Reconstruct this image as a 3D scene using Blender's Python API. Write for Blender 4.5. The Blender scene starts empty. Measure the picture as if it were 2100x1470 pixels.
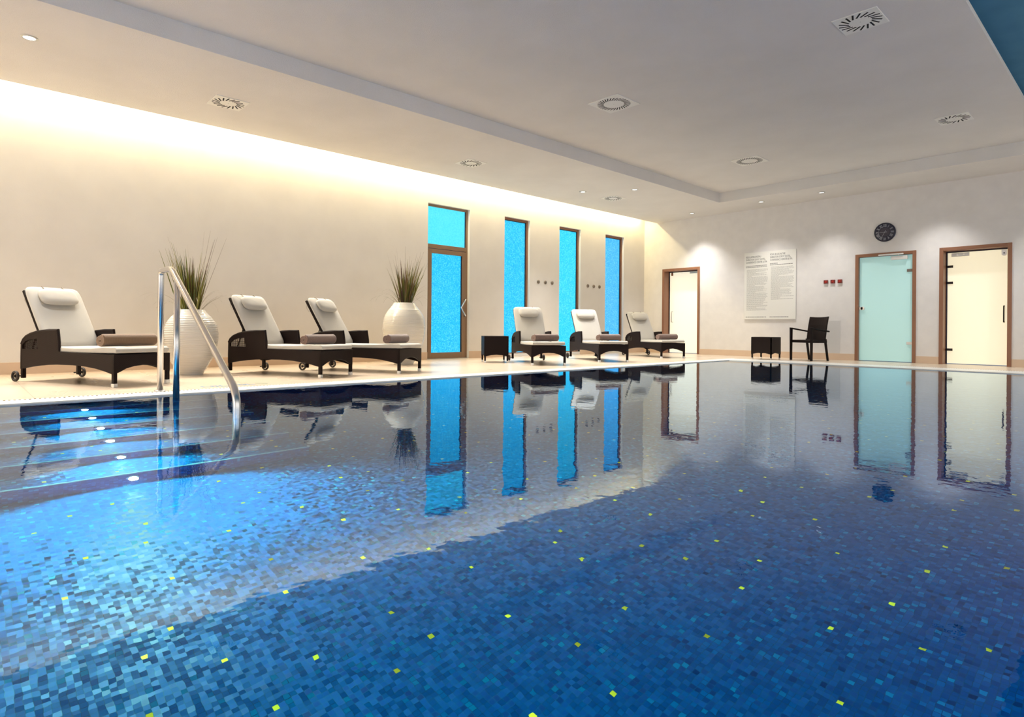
import bpy, bmesh, math, random
from mathutils import Vector, Matrix, Euler
rnd = random.Random(7)
PI = math.pi
R = math.radians
SC = bpy.context.scene
COL = SC.collection

# ------------------------------------------------------------------ camera
CAM = (9.3804, -13.4795, 0.6)
yaw, roll = R(137.2038), R(0.4621)
F = Vector((math.cos(yaw), math.sin(yaw), 0))
r0 = Vector((math.sin(yaw), -math.cos(yaw), 0)); u0 = Vector((0, 0, 1))
RR = r0 * math.cos(roll) + u0 * math.sin(roll)
UU = -r0 * math.sin(roll) + u0 * math.cos(roll)
cd = bpy.data.cameras.new('camera'); cam = bpy.data.objects.new('camera', cd); COL.objects.link(cam)
m = Matrix((RR, UU, -F)).transposed().to_4x4(); m.translation = Vector(CAM)
cam.matrix_world = m
cd.sensor_width = 36; cd.lens = 36 * 1232.53 / 2100; cd.shift_y = -61.65 / 2100
cd.clip_start = 0.02; cd.clip_end = 200
SC.camera = cam

# ------------------------------------------------------------------ room numbers (metres)
ZS, ZB = 3.3855, 3.5931          # lower soffit, upper bay
XG, BX, BY = 0.3886, 2.8039, -1.2414
PX, PY = 3.477, -2.0516          # pool edge
PXR, PYN = 9.95, -19.5           # far sides of the pool, behind the camera
XR, YN = 12.6, -21.5
ZW = 2.9564                      # top of left-wall openings
ZP = -1.10                       # pool floor
WZ = -0.012                      # water level

# ------------------------------------------------------------------ material helpers
def mat(name):
    m_ = bpy.data.materials.new(name); m_.use_nodes = True
    return m_, m_.node_tree.nodes, m_.node_tree.links
def bsdf(n): return n['Principled BSDF']
def setp(b, **k):
    for a, v in k.items():
        b.inputs[a.replace('_', ' ')].default_value = v
def rgba(c): return (c[0], c[1], c[2], 1)
def simple(name, col, rough=0.5, metal=0.0, **k):
    m_, n, l = mat(name); b = bsdf(n)
    b.inputs['Base Color'].default_value = rgba(col); b.inputs['Roughness'].default_value = rough
    b.inputs['Metallic'].default_value = metal
    for a, v in k.items(): b.inputs[a.replace('_', ' ')].default_value = v
    return m_
def emis(name, col, s):
    m_, n, l = mat(name); b = bsdf(n)
    b.inputs['Base Color'].default_value = rgba(col)
    b.inputs['Emission Color'].default_value = rgba(col); b.inputs['Emission Strength'].default_value = s
    b.inputs['Roughness'].default_value = 0.35
    return m_
def node(n, t, **k):
    x = n.new(t)
    for a, v in k.items(): setattr(x, a, v)
    return x
def plaster(name, c1, c2, bump=0.15, scale=3.0, fine=90.0, rough=0.9):
    m_, n, l = mat(name); b = bsdf(n); b.inputs['Roughness'].default_value = rough
    geo = node(n, 'ShaderNodeNewGeometry')
    n1 = node(n, 'ShaderNodeTexNoise'); n1.inputs['Scale'].default_value = scale; n1.inputs['Detail'].default_value = 6
    l.new(geo.outputs['Position'], n1.inputs['Vector'])
    mx = node(n, 'ShaderNodeMix', data_type='RGBA')
    mx.inputs[6].default_value = rgba(c1); mx.inputs[7].default_value = rgba(c2)
    rp = node(n, 'ShaderNodeMapRange'); rp.inputs['From Min'].default_value = 0.3; rp.inputs['From Max'].default_value = 0.7
    l.new(n1.outputs['Fac'], rp.inputs['Value']); l.new(rp.outputs['Result'], mx.inputs[0]); l.new(mx.outputs[2], b.inputs['Base Color'])
    n2 = node(n, 'ShaderNodeTexNoise'); n2.inputs['Scale'].default_value = fine; n2.inputs['Detail'].default_value = 3
    l.new(geo.outputs['Position'], n2.inputs['Vector'])
    bp = node(n, 'ShaderNodeBump'); bp.inputs['Strength'].default_value = bump; bp.inputs['Distance'].default_value = 0.004
    l.new(n2.outputs['Fac'], bp.inputs['Height']); l.new(bp.outputs['Normal'], b.inputs['Normal'])
    return m_

M = {}
M['wall'] = plaster('wall_plaster', (0.80, 0.775, 0.73), (0.75, 0.725, 0.685), 0.12, 2.2, 60)
M['wall_back'] = plaster('wall_plaster_trowelled', (0.80, 0.775, 0.75), (0.745, 0.72, 0.70), 0.25, 4.5, 30)
M['ceil'] = plaster('ceiling_plaster', (0.80, 0.78, 0.75), (0.75, 0.73, 0.70), 1.0, 1.6, 120)
M['recess'] = plaster('blue_plaster', (0.07, 0.25, 0.40), (0.055, 0.21, 0.35), 0.4, 3, 60)
M['concrete'] = simple('dark_void', (0.02, 0.02, 0.02), 1)

def tile_floor():
    m_, n, l = mat('beige_stone_tile'); b = bsdf(n)
    geo = node(n, 'ShaderNodeNewGeometry')
    sx = node(n, 'ShaderNodeSeparateXYZ'); l.new(geo.outputs['Position'], sx.inputs[0])
    def line(sock, off, period, w):
        a = node(n, 'ShaderNodeMath', operation='ADD'); a.inputs[1].default_value = off; l.new(sock, a.inputs[0])
        md = node(n, 'ShaderNodeMath', operation='PINGPONG'); md.inputs[1].default_value = period / 2; l.new(a.outputs[0], md.inputs[0])
        lt = node(n, 'ShaderNodeMath', operation='LESS_THAN'); lt.inputs[1].default_value = w; l.new(md.outputs[0], lt.inputs[0])
        return lt.outputs[0]
    l1 = line(sx.outputs[0], 100 * 1.2 - 0.617, 1.2, 0.0022)
    l2 = line(sx.outputs[1], 13.1 + 60, 0.595, 0.0022)
    mxm = node(n, 'ShaderNodeMath', operation='MAXIMUM'); l.new(l1, mxm.inputs[0]); l.new(l2, mxm.inputs[1])
    ns = node(n, 'ShaderNodeTexNoise'); ns.inputs['Scale'].default_value = 2.0; ns.inputs['Detail'].default_value = 2
    mp = node(n, 'ShaderNodeMapping'); mp.inputs['Scale'].default_value = (0.5, 2.2, 1)
    l.new(geo.outputs['Position'], mp.inputs[0]); l.new(mp.outputs[0], ns.inputs['Vector'])
    c = node(n, 'ShaderNodeMix', data_type='RGBA'); c.inputs[6].default_value = (0.56, 0.45, 0.34, 1); c.inputs[7].default_value = (0.61, 0.495, 0.375, 1)
    l.new(ns.outputs['Fac'], c.inputs[0])
    g = node(n, 'ShaderNodeMix', data_type='RGBA'); g.inputs[7].default_value = (0.36, 0.29, 0.22, 1)
    l.new(c.outputs[2], g.inputs[6]); l.new(mxm.outputs[0], g.inputs[0]); l.new(g.outputs[2], b.inputs['Base Color'])
    rr = node(n, 'ShaderNodeMapRange'); rr.inputs['To Min'].default_value = 0.26; rr.inputs['To Max'].default_value = 0.30
    l.new(ns.outputs['Fac'], rr.inputs['Value']); l.new(rr.outputs['Result'], b.inputs['Roughness'])
    b.inputs['Specular IOR Level'].default_value = 0.45
    return m_
M['floor'] = tile_floor()
M['skirt'] = plaster('skirting_stone', (0.70, 0.53, 0.385), (0.65, 0.49, 0.355), 0.02, 3, 40, 0.45)
M['white_edge'] = simple('white_glazed_edge', (0.86, 0.86, 0.82), 0.35)

def mosaic():
    m_, n, l = mat('pool_mosaic'); b = bsdf(n)
    geo = node(n, 'ShaderNodeNewGeometry')
    T = 0.02
    sc = node(n, 'ShaderNodeVectorMath', operation='SCALE'); sc.inputs['Scale'].default_value = 1 / T
    l.new(geo.outputs['Position'], sc.inputs[0])
    ad = node(n, 'ShaderNodeVectorMath', operation='ADD'); ad.inputs[1].default_value = (1000.37, 1000.41, 1000.43)
    l.new(sc.outputs[0], ad.inputs[0])
    fl = node(n, 'ShaderNodeVectorMath', operation='FLOOR'); l.new(ad.outputs[0], fl.inputs[0])
    fr = node(n, 'ShaderNodeVectorMath', operation='FRACTION'); l.new(ad.outputs[0], fr.inputs[0])
    wn = node(n, 'ShaderNodeTexWhiteNoise', noise_dimensions='3D'); l.new(fl.outputs[0], wn.inputs['Vector'])
    ramp = node(n, 'ShaderNodeValToRGB'); cr = ramp.color_ramp; cr.interpolation = 'LINEAR'
    pts = [(0.0, (0.001, 0.012, 0.075)), (0.12, (0.001, 0.032, 0.16)), (0.80, (0.001, 0.072, 0.25)), (0.93, (0.001, 0.13, 0.36)), (1.0, (0.002, 0.26, 0.46))]
    cr.elements[0].position = 0; cr.elements[0].color = rgba(pts[0][1])
    cr.elements[1].position = 1; cr.elements[1].color = rgba(pts[-1][1])
    for p_, c_ in pts[1:-1]:
        e = cr.elements.new(p_); e.color = rgba(c_)
    l.new(wn.outputs['Value'], ramp.inputs[0])
    # one gold glass tile in every sheet of 13 x 13
    dv = node(n, 'ShaderNodeVectorMath', operation='SCALE'); dv.inputs['Scale'].default_value = 1 / 16.0; l.new(fl.outputs[0], dv.inputs[0])
    s0 = node(n, 'ShaderNodeVectorMath', operation='ADD'); s0.inputs[1].default_value = (0.01, 0.01, 0.01); l.new(dv.outputs[0], s0.inputs[0])
    sf = node(n, 'ShaderNodeVectorMath', operation='FLOOR'); l.new(s0.outputs[0], sf.inputs[0])
    wz = node(n, 'ShaderNodeVectorMath', operation='MULTIPLY'); wz.inputs[1].default_value = (1, 1, 0); l.new(sf.outputs[0], wz.inputs[0])
    w2 = node(n, 'ShaderNodeTexWhiteNoise', noise_dimensions='3D'); l.new(wz.outputs[0], w2.inputs['Vector'])
    o1 = node(n, 'ShaderNodeVectorMath', operation='MULTIPLY_ADD'); o1.inputs[1].default_value = (12, 12, 0); o1.inputs[2].default_value = (2, 2, 0)
    l.new(w2.outputs['Color'], o1.inputs[0])
    of = node(n, 'ShaderNodeVectorMath', operation='FLOOR'); l.new(o1.outputs[0], of.inputs[0])
    b13 = node(n, 'ShaderNodeVectorMath', operation='SCALE'); b13.inputs['Scale'].default_value = 16; l.new(sf.outputs[0], b13.inputs[0])
    sb = node(n, 'ShaderNodeVectorMath', operation='SUBTRACT'); l.new(fl.outputs[0], sb.inputs[0]); l.new(b13.outputs[0], sb.inputs[1])
    df = node(n, 'ShaderNodeVectorMath', operation='SUBTRACT'); l.new(sb.outputs[0], df.inputs[0]); l.new(of.outputs[0], df.inputs[1])
    dm = node(n, 'ShaderNodeVectorMath', operation='MULTIPLY'); dm.inputs[1].default_value = (1, 1, 0); l.new(df.outputs[0], dm.inputs[0])
    ln = node(n, 'ShaderNodeVectorMath', operation='LENGTH'); l.new(dm.outputs[0], ln.inputs[0])
    gold = node(n, 'ShaderNodeMath', operation='LESS_THAN'); gold.inputs[1].default_value = 0.5; l.new(ln.outputs['Value'], gold.inputs[0])
    nz = node(n, 'ShaderNodeSeparateXYZ'); l.new(geo.outputs['Normal'], nz.inputs[0])
    up = node(n, 'ShaderNodeMath', operation='GREATER_THAN'); up.inputs[1].default_value = 0.5; l.new(nz.outputs[2], up.inputs[0])
    gold0 = gold; gold = node(n, 'ShaderNodeMath', operation='MULTIPLY'); l.new(gold0.outputs[0], gold.inputs[0]); l.new(up.outputs[0], gold.inputs[1])
    gm = node(n, 'ShaderNodeMix', data_type='RGBA'); gm.inputs[7].default_value = (0.90, 0.66, 0.03, 1)
    l.new(gold.outputs[0], gm.inputs[0]); l.new(ramp.outputs[0], gm.inputs[6])
    # grout
    pp = node(n, 'ShaderNodeVectorMath', operation='SUBTRACT'); pp.inputs[1].default_value = (0.5, 0.5, 0.5); l.new(fr.outputs[0], pp.inputs[0])
    ab = node(n, 'ShaderNodeVectorMath', operation='ABSOLUTE'); l.new(pp.outputs[0], ab.inputs[0])
    sx = node(n, 'ShaderNodeSeparateXYZ'); l.new(ab.outputs[0], sx.inputs[0])
    m1 = node(n, 'ShaderNodeMath', operation='MAXIMUM'); l.new(sx.outputs[0], m1.inputs[0]); l.new(sx.outputs[1], m1.inputs[1])
    gt = node(n, 'ShaderNodeMath', operation='GREATER_THAN'); gt.inputs[1].default_value = 0.455; l.new(m1.outputs[0], gt.inputs[0])
    gg = node(n, 'ShaderNodeMix', data_type='RGBA'); gg.inputs[7].default_value = (0.006, 0.05, 0.13, 1)
    l.new(gt.outputs[0], gg.inputs[0]); l.new(gm.outputs[2], gg.inputs[6]); l.new(gg.outputs[2], b.inputs['Base Color'])
    # each glass tile tilts a little differently
    tv = node(n, 'ShaderNodeVectorMath', operation='SUBTRACT'); tv.inputs[1].default_value = (0.5, 0.5, 0.5); l.new(wn.outputs['Color'], tv.inputs[0])
    ts = node(n, 'ShaderNodeVectorMath', operation='SCALE'); ts.inputs['Scale'].default_value = 0.26; l.new(tv.outputs[0], ts.inputs[0])
    ta = node(n, 'ShaderNodeVectorMath', operation='ADD'); l.new(ts.outputs[0], ta.inputs[0]); l.new(geo.outputs['Normal'], ta.inputs[1])
    tn = node(n, 'ShaderNodeVectorMath', operation='NORMALIZE'); l.new(ta.outputs[0], tn.inputs[0]); l.new(tn.outputs[0], b.inputs['Normal'])
    b.inputs['Roughness'].default_value = 0.28; b.inputs['Specular Tint'].default_value = (0.0, 0.75, 1.0, 1); b.inputs['Specular IOR Level'].default_value = 0.08
    return m_
M['mosaic'] = mosaic()

def water():
    m_, n, l = mat('pool_water'); n.remove(bsdf(n)); out = n['Material Output']
    rf = node(n, 'ShaderNodeBsdfRefraction'); rf.inputs['IOR'].default_value = 1.333; rf.inputs['Roughness'].default_value = 0.0
    gl = node(n, 'ShaderNodeBsdfGlossy'); gl.inputs['Roughness'].default_value = 0.0; gl.inputs['Color'].default_value = (0.72, 0.85, 1.0, 1)
    fz = node(n, 'ShaderNodeFresnel'); fz.inputs['IOR'].default_value = 1.333
    fm = node(n, 'ShaderNodeMapRange'); fm.inputs['From Min'].default_value = 0.048; fm.inputs['From Max'].default_value = 0.75; l.new(fz.outputs[0], fm.inputs['Value'])
    g = node(n, 'ShaderNodeMixShader'); l.new(fm.outputs['Result'], g.inputs[0]); l.new(rf.outputs[0], g.inputs[1]); l.new(gl.outputs[0], g.inputs[2])
    geo = node(n, 'ShaderNodeNewGeometry')
    n1 = node(n, 'ShaderNodeTexNoise'); n1.inputs['Scale'].default_value = 6.5; n1.inputs['Detail'].default_value = 3.5; n1.inputs['Roughness'].default_value = 0.5
    l.new(geo.outputs['Position'], n1.inputs['Vector'])
    bp = node(n, 'ShaderNodeBump'); bp.inputs['Strength'].default_value = 1.0; bp.inputs['Distance'].default_value = 0.0009
    l.new(n1.outputs['Fac'], bp.inputs['Height'])
    for q in (rf, gl, fz): l.new(bp.outputs['Normal'], q.inputs['Normal'])
    l.new(g.outputs[0], out.inputs['Surface'])
    return m_
M['water'] = water()

def wicker(name, c1, c2, sx=90.0):
    m_, n, l = mat(name); b = bsdf(n)
    tc = node(n, 'ShaderNodeTexCoord'); mp = node(n, 'ShaderNodeMapping'); l.new(tc.outputs['Object'], mp.inputs[0])
    w1 = node(n, 'ShaderNodeTexWave', wave_type='BANDS', bands_direction='DIAGONAL'); w1.inputs['Scale'].default_value = sx * 0.35
    l.new(mp.outputs[0], w1.inputs['Vector'])
    w2 = node(n, 'ShaderNodeTexWave', wave_type='BANDS', bands_direction='Z'); w2.inputs['Scale'].default_value = sx * 0.6
    l.new(mp.outputs[0], w2.inputs['Vector'])
    ml = node(n, 'ShaderNodeMath', operation='MULTIPLY'); l.new(w1.outputs['Fac'], ml.inputs[0]); l.new(w2.outputs['Fac'], ml.inputs[1])
    mx = node(n, 'ShaderNodeMix', data_type='RGBA'); mx.inputs[6].default_value = rgba(c1); mx.inputs[7].default_value = rgba(c2)
    l.new(ml.outputs[0], mx.inputs[0]); l.new(mx.outputs[2], b.inputs['Base Color'])
    bp = node(n, 'ShaderNodeBump'); bp.inputs['Strength'].default_value = 0.35; bp.inputs['Distance'].default_value = 0.003
    l.new(ml.outputs[0], bp.inputs['Height']); l.new(bp.outputs['Normal'], b.inputs['Normal'])
    b.inputs['Roughness'].default_value = 0.48; b.inputs['Specular IOR Level'].default_value = 0.18
    return m_
M['wicker'] = wicker('dark_wicker', (0.004, 0.0008, 0.0005), (0.018, 0.0045, 0.003))
M['dark_metal'] = simple('dark_metal', (0.02, 0.014, 0.012), 0.4, 0.3)
M['rubber'] = simple('rubber', (0.025, 0.018, 0.016), 0.6)
M['silver'] = simple('silver_cap', (0.85, 0.84, 0.82), 0.3, 0.6)
M['steel'] = simple('stainless_steel', (0.66, 0.64, 0.62), 0.26, 1.0)
M['dull'] = simple('dull_chrome', (0.22, 0.19, 0.165), 0.4, 0.6)
M['satin'] = simple('satin_steel', (0.60, 0.60, 0.58), 0.35, 0.9)
def fabric(name, col, sc=400.0, s=0.15, rough=0.9):
    m_, n, l = mat(name); b = bsdf(n); b.inputs['Base Color'].default_value = rgba(col); b.inputs['Roughness'].default_value = rough
    b.inputs['Sheen Weight'].default_value = 0.15
    tc = node(n, 'ShaderNodeTexCoord'); ns = node(n, 'ShaderNodeTexNoise'); ns.inputs['Scale'].default_value = sc
    l.new(tc.outputs['Object'], ns.inputs['Vector'])
    bp = node(n, 'ShaderNodeBump'); bp.inputs['Strength'].default_value = s; bp.inputs['Distance'].default_value = 0.002
    l.new(ns.outputs['Fac'], bp.inputs['Height']); l.new(bp.outputs['Normal'], b.inputs['Normal'])
    return m_
M['cushion'] = fabric('cream_fabric', (0.47, 0.445, 0.40))
M['strap'] = simple('strap', (0.20, 0.16, 0.12), 0.8)
M['loop'] = simple('loop', (0.55, 0.5, 0.42), 0.8)
def towel_mat(name, col, waffle):
    m_, n, l = mat(name); b = bsdf(n); b.inputs['Roughness'].default_value = 0.95; b.inputs['Sheen Weight'].default_value = 0.4
    tc = node(n, 'ShaderNodeTexCoord')
    if waffle:
        ck = node(n, 'ShaderNodeTexVoronoi', feature='F1', distance='CHEBYCHEV'); ck.inputs['Scale'].default_value = 60; ck.inputs['Randomness'].default_value = 0
        l.new(tc.outputs['UV'], ck.inputs['Vector']); h = ck.outputs['Distance']
        mp = node(n, 'ShaderNodeMapping'); mp.inputs['Scale'].default_value = (1, 1, 1); l.new(tc.outputs['Object'], mp.inputs[0]); l.new(mp.outputs[0], ck.inputs['Vector'])
    else:
        ns = node(n, 'ShaderNodeTexNoise'); ns.inputs['Scale'].default_value = 90; l.new(tc.outputs['Object'], ns.inputs['Vector']); h = ns.outputs['Fac']
    mx = node(n, 'ShaderNodeMix', data_type='RGBA'); mx.inputs[6].default_value = rgba([c * 0.75 for c in col]); mx.inputs[7].default_value = rgba([c * 1.25 for c in col])
    l.new(h, mx.inputs[0]); l.new(mx.outputs[2], b.inputs['Base Color'])
    bp = node(n, 'ShaderNodeBump'); bp.inputs['Strength'].default_value = 0.5; bp.inputs['Distance'].default_value = 0.005
    l.new(h, bp.inputs['Height']); l.new(bp.outputs['Normal'], b.inputs['Normal'])
    return m_
M['towel'] = towel_mat('brown_towel', (0.17, 0.105, 0.085), False)
M['waffle'] = towel_mat('brown_waffle_towel', (0.20, 0.115, 0.06), True)
M['pot'] = simple('glazed_cream', (0.74, 0.70, 0.62), 0.18, 0, Coat_Weight=0.3, Coat_Roughness=0.08)
M['soil'] = simple('soil', (0.03, 0.02, 0.012), 1)
def grass_mat():
    m_, n, l = mat('grass_blade'); b = bsdf(n); b.inputs['Roughness'].default_value = 0.5
    oi = node(n, 'ShaderNodeAttribute', attribute_name='tint')
    ramp = node(n, 'ShaderNodeValToRGB'); cr = ramp.color_ramp
    cr.elements[0].color = (0.035, 0.045, 0.008, 1); cr.elements[1].color = (0.11, 0.05, 0.03, 1)
    e = cr.elements.new(0.35); e.color = (0.14, 0.16, 0.012, 1); e = cr.elements.new(0.6); e.color = (0.24, 0.22, 0.03, 1); e = cr.elements.new(0.8); e.color = (0.16, 0.09, 0.03, 1)
    l.new(oi.outputs['Fac'], ramp.inputs[0]); l.new(ramp.outputs[0], b.inputs['Base Color'])
    return m_
M['grass'] = grass_mat()
M['frame'] = simple('brown_timber', (0.26, 0.115, 0.06), 0.42)
M['bronze'] = simple('bronze_aluminium', (0.30, 0.19, 0.115), 0.35, 0.35)
M['gasket'] = simple('dark_gasket', (0.02, 0.015, 0.03), 0.5)
M['white_plastic'] = simple('white_plastic', (0.82, 0.80, 0.76), 0.4)
M['black'] = simple('black_slot', (0.004, 0.004, 0.004), 1)
M['vent'] = simple('vent_enamel', (0.86, 0.85, 0.80), 0.4)
M['glow'] = emis('lamp_lens', (1, 0.97, 0.9), 2.2)
M['glow_bright'] = emis('lamp_lens_bright', (1, 0.98, 0.93), 14.0)
M['board'] = simple('sign_board', (0.84, 0.83, 0.78), 0.35)
M['ink'] = simple('ink', (0.10, 0.10, 0.095), 0.7)
M['ink_light'] = simple('ink_light', (0.40, 0.395, 0.37), 0.7)
M['navy'] = simple('navy_dial', (0.004, 0.006, 0.028), 0.35)
M['dial_inner'] = simple('dial_inner', (0.035, 0.028, 0.05), 0.4)
M['numeral'] = simple('numeral_grey', (0.42, 0.44, 0.50), 0.5)
M['red'] = simple('red_plastic', (0.42, 0.012, 0.005), 0.3)
M['red_dark'] = simple('red_plastic_dark', (0.16, 0.006, 0.004), 0.3)
M['panel'] = simple('hatch_paint', (0.66, 0.645, 0.63), 0.75)
M['blue_tile'] = simple('blue_tile', (0.03, 0.25, 0.50), 0.4)
M['green_tile'] = simple('green_tile', (0.02, 0.25, 0.16), 0.4)
M['nosing'] = simple('pale_nosing', (0.16, 0.35, 0.45), 0.4)

def obscure(name, c1, c2, c3, s, scale):
    """textured obscure glass lit by the dusk sky outside"""
    m_, n, l = mat(name); b = bsdf(n)
    geo = node(n, 'ShaderNodeNewGeometry')
    v = node(n, 'ShaderNodeTexNoise'); v.inputs['Scale'].default_value = scale; v.inputs['Detail'].default_value = 2; v.inputs['Roughness'].default_value = 0.7
    l.new(geo.outputs['Position'], v.inputs['Vector'])
    ramp = node(n, 'ShaderNodeValToRGB'); cr = ramp.color_ramp
    cr.elements[0].position = 0.30; cr.elements[0].color = rgba(c1); cr.elements[1].position = 0.72; cr.elements[1].color = rgba(c3)
    e = cr.elements.new(0.5); e.color = rgba(c2)
    l.new(v.outputs['Fac'], ramp.inputs[0]); l.new(ramp.outputs[0], b.inputs['Emission Color'])
    b.inputs['Emission Strength'].default_value = s; b.inputs['Base Color'].default_value = (0.01, 0.06, 0.12, 1)
    b.inputs['Roughness'].default_value = 0.3
    bp = node(n, 'ShaderNodeBump'); bp.inputs['Strength'].default_value = 0.5; bp.inputs['Distance'].default_value = 0.003
    l.new(v.outputs['Fac'], bp.inputs['Height']); l.new(bp.outputs['Normal'], b.inputs['Normal'])
    return m_
M['pane_speckled'] = obscure('obscure_glass', (0.0, 0.34, 0.86), (0.0, 0.54, 0.95), (0.16, 0.78, 1.0), 1.0, 48)
M['pane_blue'] = obscure('obscure_glass_blue', (0.01, 0.30, 0.84), (0.02, 0.46, 0.93), (0.22, 0.68, 1.0), 1.0, 48)
M['pane_cyan'] = obscure('obscure_glass_cyan', (0.0, 0.46, 0.90), (0.0, 0.65, 0.97), (0.18, 0.84, 1.0), 1.0, 48)
M['pane_top'] = obscure('obscure_glass_top', (0.05, 0.68, 0.98), (0.08, 0.74, 1.0), (0.11, 0.79, 1.0), 1.0, 40)
def frosted(name, base, em, s):
    m_, n, l = mat(name); b = bsdf(n)
    b.inputs['Base Color'].default_value = rgba(base); b.inputs['Roughness'].default_value = 0.35
    b.inputs['Emission Color'].default_value = rgba(em); b.inputs['Emission Strength'].default_value = s
    return m_
M['frost_warm'] = frosted('frosted_glass_lit_warm', (0.6, 0.6, 0.5), (1.0, 0.86, 0.58), 0.62)
M['frost_cream'] = frosted('frosted_glass_lit_cream', (0.6, 0.6, 0.55), (1.0, 0.92, 0.70), 0.62)
M['frost_aqua'] = frosted('frosted_glass_aqua', (0.46, 0.68, 0.66), (0.42, 0.78, 0.76), 0.26)
M['led'] = emis('underwater_lens', (0.55, 0.95, 1.0), 60.0)

# ------------------------------------------------------------------ mesh helpers
class MB:
    def __init__(s): s.v = []; s.f = []; s.X = Matrix()
    def add(s, vs, fs):
        b = len(s.v); s.v += [tuple(s.X @ Vector(p)) for p in vs]; s.f += [tuple(b + i for i in f) for f in fs]; return s
    def box(s, x0, x1, y0, y1, z0, z1):
        return s.add([(x0, y0, z0), (x1, y0, z0), (x1, y1, z0), (x0, y1, z0), (x0, y0, z1), (x1, y0, z1), (x1, y1, z1), (x0, y1, z1)],
                     [(0, 3, 2, 1), (4, 5, 6, 7), (0, 1, 5, 4), (1, 2, 6, 5), (2, 3, 7, 6), (3, 0, 4, 7)])
    def prism(s, pts, a0, a1, ax):
        """outline pts in the plane, extruded along axis ax from a0 to a1"""
        def P(p, a):
            if ax == 'y': return (p[0], a, p[1])
            if ax == 'x': return (a, p[0], p[1])
            return (p[0], p[1], a)
        n = len(pts)
        return s.add([P(p, a0) for p in pts] + [P(p, a1) for p in pts],
                     [tuple(range(n))[::-1], tuple(range(n, 2 * n))] + [(i, (i + 1) % n, n + (i + 1) % n, n + i) for i in range(n)])
    def tube(s, path, r, seg=10, cap=True, radii=None):
        pts = [Vector(p) for p in path]; n = len(pts); rings = []
        ref = None
        for i, p in enumerate(pts):
            t = ((pts[i] - pts[i - 1]).normalized() if i else Vector()) + ((pts[i + 1] - pts[i]).normalized() if i < n - 1 else Vector())
            t.normalize()
            if ref is None:
                ref = t.cross(Vector((0, 0, 1)))
                if ref.length < 1e-3: ref = t.cross(Vector((1, 0, 0)))
            a = (ref - t * ref.dot(t)).normalized(); bb = t.cross(a); ref = a
            k = 1.0
            if 0 < i < n - 1:
                c = max(0.5, (pts[i] - pts[i - 1]).normalized().dot(t)); k = 1 / c
            q = radii[i] if radii else r
            rings.append([p + (a * math.cos(2 * PI * j / seg) + bb * math.sin(2 * PI * j / seg)) * q for j in range(seg)])
        vs = [tuple(x) for rg in rings for x in rg]
        fs = [(i * seg + j, i * seg + (j + 1) % seg, (i + 1) * seg + (j + 1) % seg, (i + 1) * seg + j) for i in range(n - 1) for j in range(seg)]
        if cap: fs += [tuple(range(seg))[::-1], tuple((n - 1) * seg + j for j in range(seg))]
        return s.add(vs, fs)
    def lathe(s, prof, seg=48, ax='z', cap=True):
        vs = []; n = len(prof)
        for (r, h) in prof:
            for j in range(seg):
                c, d = r * math.cos(2 * PI * j / seg), r * math.sin(2 * PI * j / seg)
                vs.append((c, d, h) if ax == 'z' else ((h, c, d) if ax == 'x' else (d, h, c)))
        fs = [(i * seg + j, i * seg + (j + 1) % seg, (i + 1) * seg + (j + 1) % seg, (i + 1) * seg + j) for i in range(n - 1) for j in range(seg)]
        if cap: fs += [tuple(range(seg))[::-1], tuple((n - 1) * seg + j for j in range(seg))]
        return s.add(vs, fs)
    def build(s, name, m_, parent=None, smooth=False, bevel=0, seg=2, sub=0, loc=None):
        me = bpy.data.meshes.new(name); me.from_pydata(s.v, [], s.f); me.update()
        bm = bmesh.new(); bm.from_mesh(me); bmesh.ops.recalc_face_normals(bm, faces=bm.faces); bm.to_mesh(me); bm.free()
        ms = m_ if isinstance(m_, (list, tuple)) else [m_]
        for q in ms: me.materials.append(q)
        o = bpy.data.objects.new(name, me); COL.objects.link(o)
        if parent: o.parent = parent
        if loc: o.location = loc
        if smooth:
            for p in me.polygons: p.use_smooth = True
        if bevel:
            b = o.modifiers.new('bevel', 'BEVEL'); b.width = bevel; b.segments = seg; b.limit_method = 'ANGLE'; b.angle_limit = R(35)
        if sub:
            b = o.modifiers.new('sub', 'SUBSURF'); b.levels = sub; b.render_levels = sub
        return o
def tag(o, label=None, cat=None, group=None, kind=None):
    for k, v in (('label', label), ('category', cat), ('group', group), ('kind', kind)):
        if v: o[k] = v
    return o
def empty(name, loc, rz=0.0):
    o = bpy.data.objects.new(name, None); COL.objects.link(o); o.location = loc; o.rotation_euler = (0, 0, rz); o.empty_display_size = 0.1
    return o
KIDS = lambda o: [c for c in list(bpy.data.objects) if c.parent == o]
def copy_tree(o, parent=None):
    c = o.copy(); COL.objects.link(c)
    if parent: c.parent = parent
    for ch in KIDS(o): copy_tree(ch, c)
    return c
def struct(o, label=None, cat=None):
    return tag(o, label, cat, None, 'structure')
def mirror_y(pts): return [(x, -y, z) for x, y, z in pts]

# ------------------------------------------------------------------ room shell
# floor: deck around the pool
f = MB()
f.box(-0.3, PX - 0.30, YN, 0.3, -0.2, 0)
f.box(PX - 0.30, XR, PY + 0.70, 0.3, -0.2, 0)
f.box(PXR, XR, YN, PY + 0.70, -0.2, 0)
f.box(PX - 0.30, PXR, YN, PYN, -0.2, 0)
struct(f.build('floor', M['floor']))
# pool shell with mosaic lining
b = MB()
b.box(PX, PXR, PYN, PY, ZP - 0.1, ZP)
b.box(PX - 0.12, PX, PYN, PY, ZP - 0.1, -0.03)
b.box(PXR, PXR + 0.12, PYN, PY, ZP - 0.1, -0.03)
b.box(PX - 0.12, PXR + 0.12, PY, PY + 0.12, ZP - 0.1, -0.03)
b.box(PX - 0.12, PXR + 0.12, PYN - 0.12, PYN, ZP - 0.1, -0.03)
struct(b.build('pool_basin', M['mosaic']))
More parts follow.
